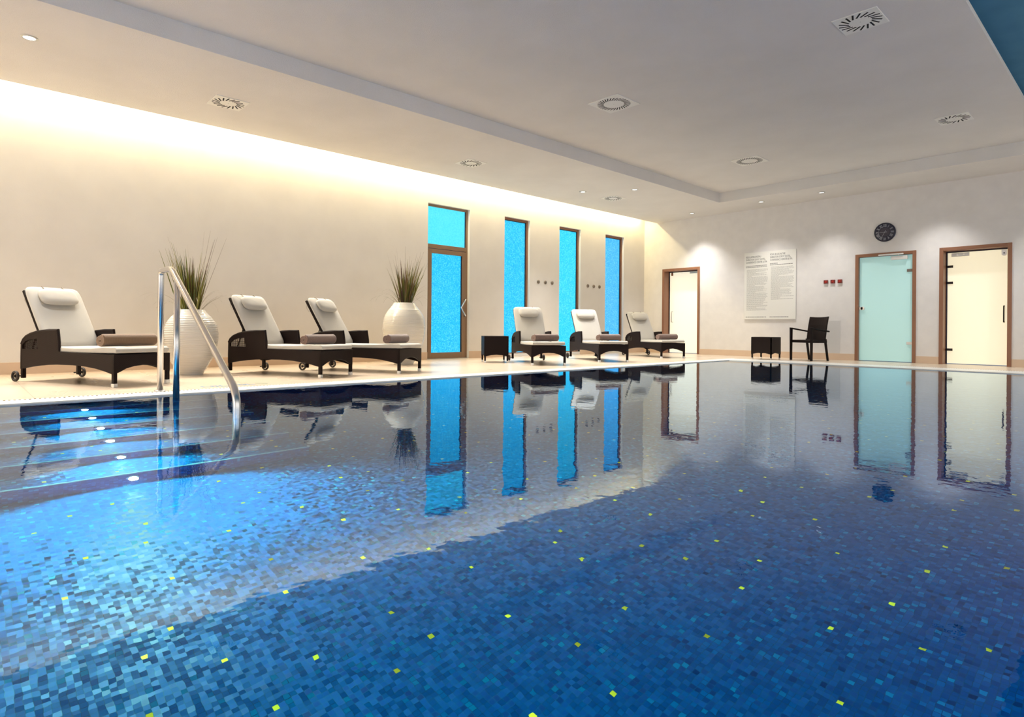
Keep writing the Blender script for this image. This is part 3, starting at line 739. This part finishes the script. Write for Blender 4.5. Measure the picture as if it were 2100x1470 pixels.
# ------------------------------------------------------------------ pots with grass
def pot_profile(rm, H, rb, rn):
    key = [(q, f_ * rm) for q, f_ in ((0, .44), (.09, .57), (.27, .82), (.45, .955), (.60, 1.0), (.72, .965), (.80, .89), (.88, .745), (.94, .61), (.975, .53), (1.0, .49))]
    out = []; N = 170
    for i in range(N + 1):
        t_ = i / N
        for (a, ra), (b_, rb_) in zip(key, key[1:]):
            if a <= t_ <= b_ + 1e-9: break
        k = [p[0] for p in key]; j = [p[0] for p in key].index(a)
        p0 = key[max(j - 1, 0)][1]; p1 = ra; p2 = rb_; p3 = key[min(j + 2, len(key) - 1)][1]
        u = (t_ - a) / (b_ - a); rr = 0.5 * (2 * p1 + (p2 - p0) * u + (2 * p0 - 5 * p1 + 4 * p2 - p3) * u * u + (3 * p1 - p0 - 3 * p2 + p3) * u ** 3)
        rib = 0.0055 * (0.5 + 0.5 * math.cos(2 * PI * t_ * H / 0.021)) if t_ < 0.90 else 0
        out.append((rr + rib, t_ * H))
    return out
def make_pot(loc, rm, H, rb, rn, gh, seed, label, blades, lean):
    rg = random.Random(seed)
    root = empty('potted_grass', loc)
    pr = pot_profile(rm, H, rb, rn)
    p = MB(); p.lathe(pr + [(rn - 0.012, H), (rn - 0.02, H - 0.02), (rn - 0.01, H - 0.06), (0.001, H - 0.06)], 72); p.build('pot', M['pot'], root, smooth=True)
    MB().lathe([(0.001, H - 0.055), (rn - 0.012, H - 0.055), (rn - 0.016, H - 0.035), (0.001, H - 0.028)], 24).build('soil', M['soil'], root)
    g = MB(); tint = []
    def blade(x, y, ang, l, tilt, droop, wd, tn):
        n = 9; dirx, diry = math.cos(ang), math.sin(ang); pts = []; px, pz = 0.0, 0.0; th = tilt
        for i in range(n + 1):
            pts.append((px, pz)); th += droop / n * (0.3 + 1.4 * i / n); px += math.sin(th) * l / n; pz += math.cos(th) * l / n
        vs = []; fw_ = rg.uniform(0, PI)
        wx, wy = -diry * math.cos(fw_) + 0.0, dirx * math.cos(fw_); wz_ = 0
        sx_, sy_ = math.cos(fw_), math.sin(fw_)
        for i, (a, z) in enumerate(pts):
            w_ = wd * (1 - (i / n) ** 1.6) * (0.7 + 0.6 * min(1, i / 3)) + 0.0006
            cx_, cy_ = x + dirx * a, y + diry * a
            vs += [(cx_ - sx_ * w_, cy_ - sy_ * w_, H - 0.05 + z), (cx_ + sx_ * w_, cy_ + sy_ * w_, H - 0.05 + z), (cx_ - sy_ * w_ * 0.3, cy_ + sx_ * w_ * 0.3, H - 0.05 + z)]
        fs = []
        for i in range(n):
            for a, b_ in ((0, 1), (1, 2), (2, 0)): fs.append((3 * i + a, 3 * i + b_, 3 * i + 3 + b_, 3 * i + 3 + a))
        g.add(vs, fs); tint.extend([tn + rg.uniform(-0.05, 0.05)] * len(vs))
    for c_ in range(blades):                         # upright clumps
        if c_ % 9 == 0:
            cl_a = rg.uniform(0, 2 * PI); cl_r = rg.uniform(0.0, rn * 0.62); cx0, cy0 = cl_r * math.cos(cl_a), cl_r * math.sin(cl_a)
            tl = cl_r / rn * lean + rg.uniform(0, 0.06); cl_h = rg.uniform(0.6, 1.0)
        blade(cx0 + rg.gauss(0, 0.014), cy0 + rg.gauss(0, 0.014), cl_a + rg.gauss(0, 0.35), gh * cl_h * rg.uniform(0.55, 1.0), tl + rg.gauss(0, 0.05), rg.uniform(0.0, 0.18), rg.uniform(0.0035, 0.0085), rg.choice([0.05, 0.3, 0.4, 0.6, 0.75, 0.85, 0.95]))
    for c_ in range(26):                             # fine arching outer blades
        a = rg.uniform(0, 2 * PI)
        blade(rn * 0.6 * math.cos(a), rn * 0.6 * math.sin(a), a + rg.gauss(0, 0.3), gh * rg.uniform(0.4, 0.72), rg.uniform(0.25, 0.75), rg.uniform(1.2, 2.4), 0.0011, rg.choice([0.2, 0.95, 0.85]))
    for c_ in range(8):                              # a few long thin flower stalks
        a = rg.uniform(0, 2 * PI)
        blade(rn * 0.4 * math.cos(a), rn * 0.4 * math.sin(a), a, gh * rg.uniform(0.95, 1.12), rg.uniform(0.05, 0.33), rg.uniform(0, 0.15), 0.0016, 0.95)
    o = g.build('grass_blades', M['grass'], root); o['kind'] = 'stuff'
    at = o.data.attributes.new('tint', 'FLOAT', 'POINT'); at.data.foreach_set('value', [min(1, max(0, v)) for v in tint])
    tag(root, label, 'potted plant', 'white ribbed pots with tall grass')
    return root
make_pot((1.255, -11.345, 0), 0.300, 0.80, 0.135, 0.147, 0.95, 3, 'smaller white ribbed pot of tall grass behind the handrail', 190, 0.34)
make_pot((1.02, -8.13, 0), 0.338, 1.00, 0.150, 0.165, 0.88, 11, 'larger white ribbed pot of grass beside the glazed door', 180, 0.46)

# ------------------------------------------------------------------ handrail
hr = empty('handrail', (3.15, -12.10, 0)); yR = 0.0
def bend(p0, p1, p2, r, n=6):
    p0, p1, p2 = Vector(p0), Vector(p1), Vector(p2); a = p1 + (p0 - p1).normalized() * r; c_ = p1 + (p2 - p1).normalized() * r
    return [tuple((a * (1 - t_) ** 2 + p1 * 2 * t_ * (1 - t_) + c_ * t_ ** 2)) for t_ in [i / n for i in range(n + 1)]]
RB = 0.0255
P = [(0, 0, 0.0), (0, 0, 1.105), (0.372, 0, 1.095), (2.045, 0, 0.155), (2.045, 0, -0.97)]
path = [P[0]] + bend(P[0], P[1], P[2], 0.05) + bend(P[1], P[2], P[3], 0.07) + bend(P[2], P[3], P[4], 0.11) + [P[4]]
MB().tube(path, RB, 18).build('rail', M['steel'], hr, smooth=True)
MB().tube([(0.545, 0, -0.150), (0.545, 0, 0.985)], RB, 18).build('post', M['steel'], hr, smooth=True)
MB().lathe([(0.026, 0.0), (0.05, 0.0), (0.05, 0.006), (0.03, 0.012), (0.026, 0.012)], 28).build('flange', M['steel'], hr)
for q in ((2.045, 0, -0.90),): pass
tag(hr, 'stainless steel handrail sloping into the pool at the steps', 'handrail')

# ------------------------------------------------------------------ underwater lights on the step risers
UL = []
words_ = ['topmost', 'second from the top', 'third from the top', 'third from the bottom', 'second from the bottom', 'lowest']
for k in range(6):
    xw = 3.5 + 0.34 * (k + 1); zz = -0.155 - 0.15 * k - 0.075
    if k == 0:
        o = empty('underwater_light', (0, 0, 0))
        MB().lathe([(0.018, 0), (0.033, 0), (0.033, 0.006), (0.026, 0.010), (0.018, 0.006)], 24, 'x').build('bezel', M['silver'], o, smooth=True)
        MB().lathe([(0.001, 0.004), (0.019, 0.004), (0.019, 0.007), (0.001, 0.008)], 20, 'x').build('lens', M['led'], o)
        ulp = o
    else: o = copy_tree(ulp)
    o.location = (xw, -12.76, zz)
    tag(o, 'round underwater light in the step risers, %s of six' % words_[k], 'pool light', 'underwater lights on the pool steps')
    ld = bpy.data.lights.new('step_light', 'SPOT'); ld.energy = [170, 170, 190, 220, 290, 1800][k]; ld.color = (0.38, 1.0, 0.72); ld.shadow_soft_size = 0.02
    ld.spot_size = R(165); ld.spot_blend = 0.6
    lo = bpy.data.objects.new('step_light', ld); COL.objects.link(lo); lo.location = (xw + 0.03, -12.76, zz); lo.rotation_euler = Euler((0, R(-70), 0))

# ------------------------------------------------------------------ ceiling vents
def make_vent(S, ns, r0, r1, tw, wd):
    root = empty('ceiling_vent', (0, 0, 0)); h = S / 2
    MB().box(-h, h, -h, h, -0.010, 0).build('face_plate', M['vent'], root, bevel=0.003)
    sl = MB()
    for k in range(ns):
        a = 2 * PI * k / ns; sl.X = Matrix.Rotation(a, 4, 'Z') @ Matrix.Translation(((r0 + r1) / 2 * h, 0, 0)) @ Matrix.Rotation(R(tw), 4, 'Z')
        sl.box(-(r1 - r0) / 2 * h, (r1 - r0) / 2 * h, -wd / 2, wd / 2, -0.0112, -0.004)
    sl.build('slots', M['black'], root)
    MB().lathe([(0.001, -0.013), (0.005, -0.012), (0.006, -0.009), (0.001, -0.009)], 12).build('screw', M['satin'], root)
    return root
va = make_vent(0.39, 18, 0.46, 0.96, 26, 0.016); vb = make_vent(0.49, 32, 0.53, 0.90, 26, 0.0125)
VG = 'square swirl vents in the ceiling'
for i, (x, y, z, lab) in enumerate([
    (1.460, -11.0, ZS, 'cream square swirl vent in the low soffit near the bright spotlight'),
    (1.460, -7.12, ZS, 'cream square swirl vent in the low soffit above the glazed door side'),
    (1.460, -3.25, ZS, 'cream square swirl vent in the low soffit between two small spotlights'),
    (7.392, -7.09, ZB, 'square swirl vent of eighteen slots beside the blue ceiling edge'),
    (7.392, -3.22, ZB, 'square swirl vent of eighteen slots above the back wall doors')]):
    o = va if i == 0 else copy_tree(va); o.location = (x, y, z); tag(o, lab, 'vent', VG)
for i, (x, y, z, lab) in enumerate([
    (4.433, -7.09, ZB, 'larger many slotted square vent in the middle of the raised ceiling'),
    (4.433, -3.225, ZB, 'larger many slotted square vent near the corner of the raised ceiling')]):
    o = vb if i == 0 else copy_tree(vb); o.location = (x, y, z); tag(o, lab, 'vent', VG)

# ------------------------------------------------------------------ downlights
def make_down():
    root = empty('downlight', (0, 0, 0))
    MB().lathe([(0.048, 0), (0.070, 0), (0.070, -0.005), (0.052, -0.010), (0.048, -0.004)], 28, cap=False).build('trim_ring', M['satin'], root, smooth=True)
    MB().lathe([(0.001, -0.003), (0.049, -0.003), (0.049, -0.001), (0.001, -0.001)], 24).build('lens', M['glow'], root)
    return root
def spot(x, y, z, e, size, col, blend=0.5, rot=(0, 0, 0), rad=0.04):
    ld = bpy.data.lights.new('downlight_or_fill', 'SPOT'); ld.energy = e; ld.spot_size = R(size); ld.spot_blend = blend; ld.color = col; ld.shadow_soft_size = rad
    o = bpy.data.objects.new('downlight_or_fill', ld); COL.objects.link(o); o.location = (x, y, z); o.rotation_euler = rot
dl = make_down()
DLS = [(1.90, -12.97, 'round spotlight glowing brightly at the near end of the low soffit'),
       (1.395, -4.155, 'small round spotlight beside the vent, on its window side'),
       (2.243, -3.573, 'small round spotlight beside the vent, on its pool side'),
       (1.744, -0.576, 'small round spotlight closest to the corner above the cream door'),
       (3.482, -0.70, 'small round spotlight directly above the wall notice'),
       (4.722, -0.71, 'small round spotlight above the red call points')]
NEUT = (1.0, 0.97, 0.94)
for i, (x, y, lab) in enumerate(DLS):
    o = dl if i == 5 else copy_tree(dl); o.location = (x, y, ZS)
    if i == 0:
        for q in KIDS(o):
            if q.name.startswith('lens'): q.material_slots[0].link = 'OBJECT'; q.material_slots[0].material = M['glow_bright']
    tag(o, lab, 'spotlight', 'round spotlights in the soffit')
    spot(x, y, ZS - 0.02, (170, 290, 290, 270, 165, 165)[i], 94, NEUT, 1.0, rad=0.07)
# fill spots without fittings, added along the back soffit and the unseen sides
for x, y in ((1.9, -17.0), (6.6, -0.7), (8.4, -0.7), (10.2, -0.7), (11.6, -3.0), (11.6, -7.0), (11.6, -11.0), (11.6, -15.0), (11.6, -19.0), (3.5, -20.8), (6.0, -20.8), (8.5, -20.8)):
    spot(x, y, ZS - 0.02, 165, 94, NEUT, 1.0, rad=0.07)

# ------------------------------------------------------------------ wall notice
DG = None
def text_mesh(txt, size, align='LEFT', font_scale_x=1.0):
    cu = bpy.data.curves.new('txt', 'FONT'); cu.body = txt; cu.size = size; cu.align_x = align; cu.extrude = 0.0008; cu.resolution_u = 2
    o = bpy.data.objects.new('txt', cu); COL.objects.link(o); bpy.context.view_layer.update()
    me = bpy.data.meshes.new_from_object(o.evaluated_get(bpy.context.evaluated_depsgraph_get()))
    vs = [(v.co.x * font_scale_x, v.co.y, v.co.z) for v in me.vertices]; fs = [tuple(p.vertices) for p in me.polygons]
    bpy.data.objects.remove(o); bpy.data.curves.remove(cu); bpy.data.meshes.remove(me)
    return vs, fs
sx0, sx1, sz0, sz1 = 2.785, 3.957, 0.853, 2.392
sg_ = empty('notice_board', ((sx0 + sx1) / 2, -0.001, 0))
ox = (sx0 + sx1) / 2
MB().box(sx0 - ox, sx1 - ox, -0.022, -0.004, sz0, sz1).build('board', M['board'], sg_, bevel=0.002)
for fx in (-0.5, 0.5):
    for fz in (sz0 + 0.06, sz1 - 0.06): pass
MB().box(-0.5, 0.5, -0.004, 0, sz0 + 0.1, sz1 - 0.1).build('spacer', M['satin'], sg_)
def put_text(mb, txt, size, x, z, sxx=1.0):
    vs, fs = text_mesh(txt, size, 'LEFT', sxx)
    mb.add([(x + a, -0.0222 - c_, z + b_) for a, b_, c_ in vs], fs)
hd = MB()
for i, tx in enumerate(['REGULAMIN BASENU', 'SHERATON SOPOT HOTEL,', 'CONFERENCE CENTER & SPA']): put_text(hd, tx, 0.062, -0.545, 2.265 - 0.062 * i, 0.60)
for i, tx in enumerate(['POOL RULES IN THE', 'SHERATON SOPOT HOTEL,', 'CONFERENCE CENTER & SPA.']): put_text(hd, tx, 0.062, 0.015, 2.29 - 0.062 * i, 0.60)
hd.build('heading', M['ink'], sg_)
def para(mb, x0, x1, z0, z1, lines, hgt, seed, ragged):
    rg = random.Random(seed)
    for i in range(lines):
        z = z1 - (z1 - z0) * i / max(1, lines - 1); x = x0; end = x1 - (rg.random() ** 2) * ragged * (x1 - x0)
        if rg.random() < 0.16: end = x0 + (x1 - x0) * rg.uniform(0.2, 0.5)
        while x < end:
            w_ = rg.uniform(0.012, 0.05); mb.box(x, min(end, x + w_), -0.0228, -0.0221, z, z + hgt); x += w_ + 0.008
sb_ = MB(); para(sb_, -0.545, -0.03, 2.045, 2.075, 2, 0.012, 2, 0.05); para(sb_, 0.015, 0.55, 2.07, 2.10, 2, 0.012, 4, 0.1); para(sb_, -0.545, -0.06, 0.90, 0.90, 1, 0.013, 5, 0.0); para(sb_, 0.015, 0.43, 0.90, 0.90, 1, 0.013, 6, 0.0)
sb_.build('lead_lines', M['ink'], sg_)
bd_ = MB(); para(bd_, -0.525, -0.03, 1.06, 1.99, 44, 0.008, 8, 0.25); para(bd_, 0.04, 0.545, 1.30, 2.02, 34, 0.008, 9, 0.25)
bd_.build('body_lines', M['ink_light'], sg_)
tag(sg_, 'large white bilingual pool rules notice on the back wall', 'sign')

# ------------------------------------------------------------------ clock
ck = empty('wall_clock', (5.663, 0, 2.559)); rC = 0.186
MB().lathe([(0.001, 0), (rC, 0), (rC, -0.03), (rC - 0.012, -0.036), (rC - 0.012, -0.03), (0.001, -0.03)], 64, 'y').build('case', M['navy'], ck)
MB().lathe([(0.001, -0.0285), (0.085, -0.0285), (0.085, -0.0312), (0.001, -0.0312)], 40, 'y').build('dial_centre', M['dial_inner'], ck)
nm = MB()
for k, tx in enumerate(['XII', 'I', 'II', 'III', 'IIII', 'V', 'VI', 'VII', 'VIII', 'IX', 'X', 'XI']):
    vs, fs = text_mesh(tx, 0.082, 'CENTER', 0.62); a = -k * PI / 6
    ca, sa = math.cos(a), math.sin(a); rr = 0.102
    nm.add([((x * ca - (y + rr) * sa), -0.031 - z, (x * sa + (y + rr) * ca)) for x, y, z in vs], fs)
nm.build('numerals', M['numeral'], ck)
def hand(name, ang, l, w_, y):
    a = -R(ang); mb = MB(); mb.X = Matrix.Rotation(-a, 4, 'Y'); mb.add([(-w_, y, -0.04), (w_, y, -0.04), (w_ * 0.5, y, l), (-w_ * 0.5, y, l), (-w_, y - 0.002, -0.04), (w_, y - 0.002, -0.04), (w_ * 0.5, y - 0.002, l), (-w_ * 0.5, y - 0.002, l)],
           [(0, 1, 2, 3), (4, 7, 6, 5), (0, 4, 5, 1), (1, 5, 6, 2), (2, 6, 7, 3), (3, 7, 4, 0)]); mb.build(name, M['numeral'], ck)
hand('hour_hand', 266, 0.10, 0.0035, -0.034); hand('minute_hand', 207, 0.16, 0.003, -0.037)
tag(ck, 'round navy wall clock with grey roman numerals above the aqua door', 'clock')

# ------------------------------------------------------------------ small wall fittings
for i, (x, w_) in enumerate(zip((4.572, 4.707, 4.845), ('left', 'middle', 'right'))):
    if i == 0:
        o = empty('call_point', (0, 0, 0)); MB().box(-0.043, 0.043, -0.03, 0, -0.038, 0.038).build('housing', M['red_dark'], o, bevel=0.006)
        MB().lathe([(0.001, -0.036), (0.018, -0.034), (0.02, -0.03), (0.001, -0.03)], 18, 'y').build('push_button', M['red'], o); cp = o
    else: o = copy_tree(cp)
    o.location = (x, 0, 1.633); tag(o, 'small square red call point, the %s one of three in a row' % w_, 'call point', 'red call points beside the aqua door')
for g_, (ys, lab) in enumerate((((-4.014, -3.793, -3.571), 'small round chrome button between the first and middle slim windows, %s of three'), ((-2.324, -2.103, -1.884), 'small round chrome button between the middle and last slim windows, %s of three'))):
    for i, yy in enumerate(ys):
        if g_ == 0 and i == 0:
            o = empty('wall_button', (0, 0, 0)); MB().lathe([(0.001, 0), (0.042, 0), (0.042, 0.012), (0.034, 0.02), (0.001, 0.02)], 24, 'x').build('rosette', M['dull'], o)
            k = MB(); k.lathe([(0.001, 0.02), (0.022, 0.02), (0.02, 0.034), (0.001, 0.036)], 20, 'x'); k.build('push_knob', M['dull'], o, smooth=True); wb_ = o
        else: o = copy_tree(wb_)
        o.location = (0, yy, 1.637); tag(o, lab % ('left one', 'centre one', 'right one')[i], 'wall button', 'chrome buttons on the window wall')
hp = empty('access_hatch', (4.73, 0, 0)); MB().box(-0.126, 0.126, -0.006, 0, 0.135, 0.822).build('hatch_panel', M['panel'], hp, bevel=0.001)
tag(hp, 'faint grey access hatch in the wall behind the armchair', 'hatch')
# depth lettering set into the deck by the rail
fm = empty('deck_lettering', (2.98, -11.4, 0))
lt = MB(); z0, z1 = 0.0, 0.0012
yy = -0.30
for w_, kind_ in ((0.07, 'l'), (0.06, 'o'), (0.07, 'l'), (0.07, 'x'), (0.06, 'o'), (0.07, 'l')):
    if kind_ == 'o': lt.box(-0.06, 0.05, yy, yy + 0.014, z0, z1); lt.box(-0.06, 0.05, yy + w_ - 0.014, yy + w_, z0, z1); lt.box(-0.06, -0.045, yy, yy + w_, z0, z1); lt.box(0.035, 0.05, yy, yy + w_, z0, z1)
    elif kind_ == 'x': lt.prism([(-0.06, yy), (-0.04, yy), (0.05, yy + w_), (0.03, yy + w_)], z0, z1, 'z'); lt.box(-0.01, 0.006, yy, yy + w_, z0, z1)
    else: lt.box(-0.06, 0.05, yy, yy + 0.016, z0, z1); lt.box(0.034, 0.05, yy, yy + w_, z0, z1)
    yy += w_ + 0.02
lt.build('blue_strokes', M['blue_tile'], fm)
MB().prism([(-0.09, yy + 0.02), (-0.06, yy + 0.02), (0.03, yy + 0.11), (0.0, yy + 0.11)], z0, z1, 'z').build('green_stroke', M['green_tile'], fm)
tag(fm, 'blue and green lettering inlaid in the deck beside the handrail', 'floor marking')

# ------------------------------------------------------------------ lights
def area(name, loc, rot, sx, sy, e, col, spread=180):
    ld = bpy.data.lights.new(name, 'AREA'); ld.shape = 'RECTANGLE'; ld.size = sx; ld.size_y = sy; ld.energy = e; ld.color = col; ld.spread = R(spread)
    o = bpy.data.objects.new(name, ld); COL.objects.link(o); o.location = loc; o.rotation_euler = rot
    return o
# warm light strip hidden in the cove along the left wall
area('cove_strip', (0.13, -10.5, 3.63), (0, 0, 0), 0.06, 20.5, 280, (1.0, 0.81, 0.42))
area('deck_fill', (0.07, -12.1, ZT - 0.12), (0, R(-40), 0), 0.08, 17.4, 480, (1.0, 0.94, 0.87), 95)  # second strip, added as fill to brighten the deck
# soft fill added along the unseen right and front walls, which have no windows
area('fill_right', (XR - 0.05, -10.5, 1.45), (0, R(90), 0), 2.4, 17.0, 165, (1.0, 0.98, 0.95))
area('fill_front', (6.5, YN + 0.05, 1.45), (R(-90), 0, 0), 9.0, 2.4, 170, (0.97, 0.95, 0.97))
# underwater fill added at the unseen basin walls to lift the blue
area('pool_fill_right', (PXR - 0.02, -9.0, -0.55), (0, R(90), 0), 0.3, 13.0, 34, (0.10, 0.26, 1.0))
area('pool_fill_near', (6.7, PYN + 0.02, -0.55), (R(-90), 0, 0), 6.0, 0.3, 50, (0.12, 0.28, 1.0))

# ------------------------------------------------------------------ world and render look
wd = bpy.data.worlds.new('world'); SC.world = wd; wd.use_nodes = True
wd.node_tree.nodes['Background'].inputs[0].default_value = (0.10, 0.35, 0.8, 1); wd.node_tree.nodes['Background'].inputs[1].default_value = 0.3
vs_ = SC.view_settings; vs_.view_transform = 'Standard'; vs_.look = 'None'; vs_.gamma = 1.0; vs_.use_curve_mapping = False; vs_.exposure = 0.14
cy = SC.cycles
cy.max_bounces = 8; cy.diffuse_bounces = 4; cy.glossy_bounces = 4; cy.transmission_bounces = 6; cy.transparent_max_bounces = 6
cy.caustics_reflective = True; cy.blur_glossy = 0.5; cy.caustics_refractive = True; cy.sample_clamp_indirect = 4.0; cy.use_denoising = True
bpy.context.view_layer.update()
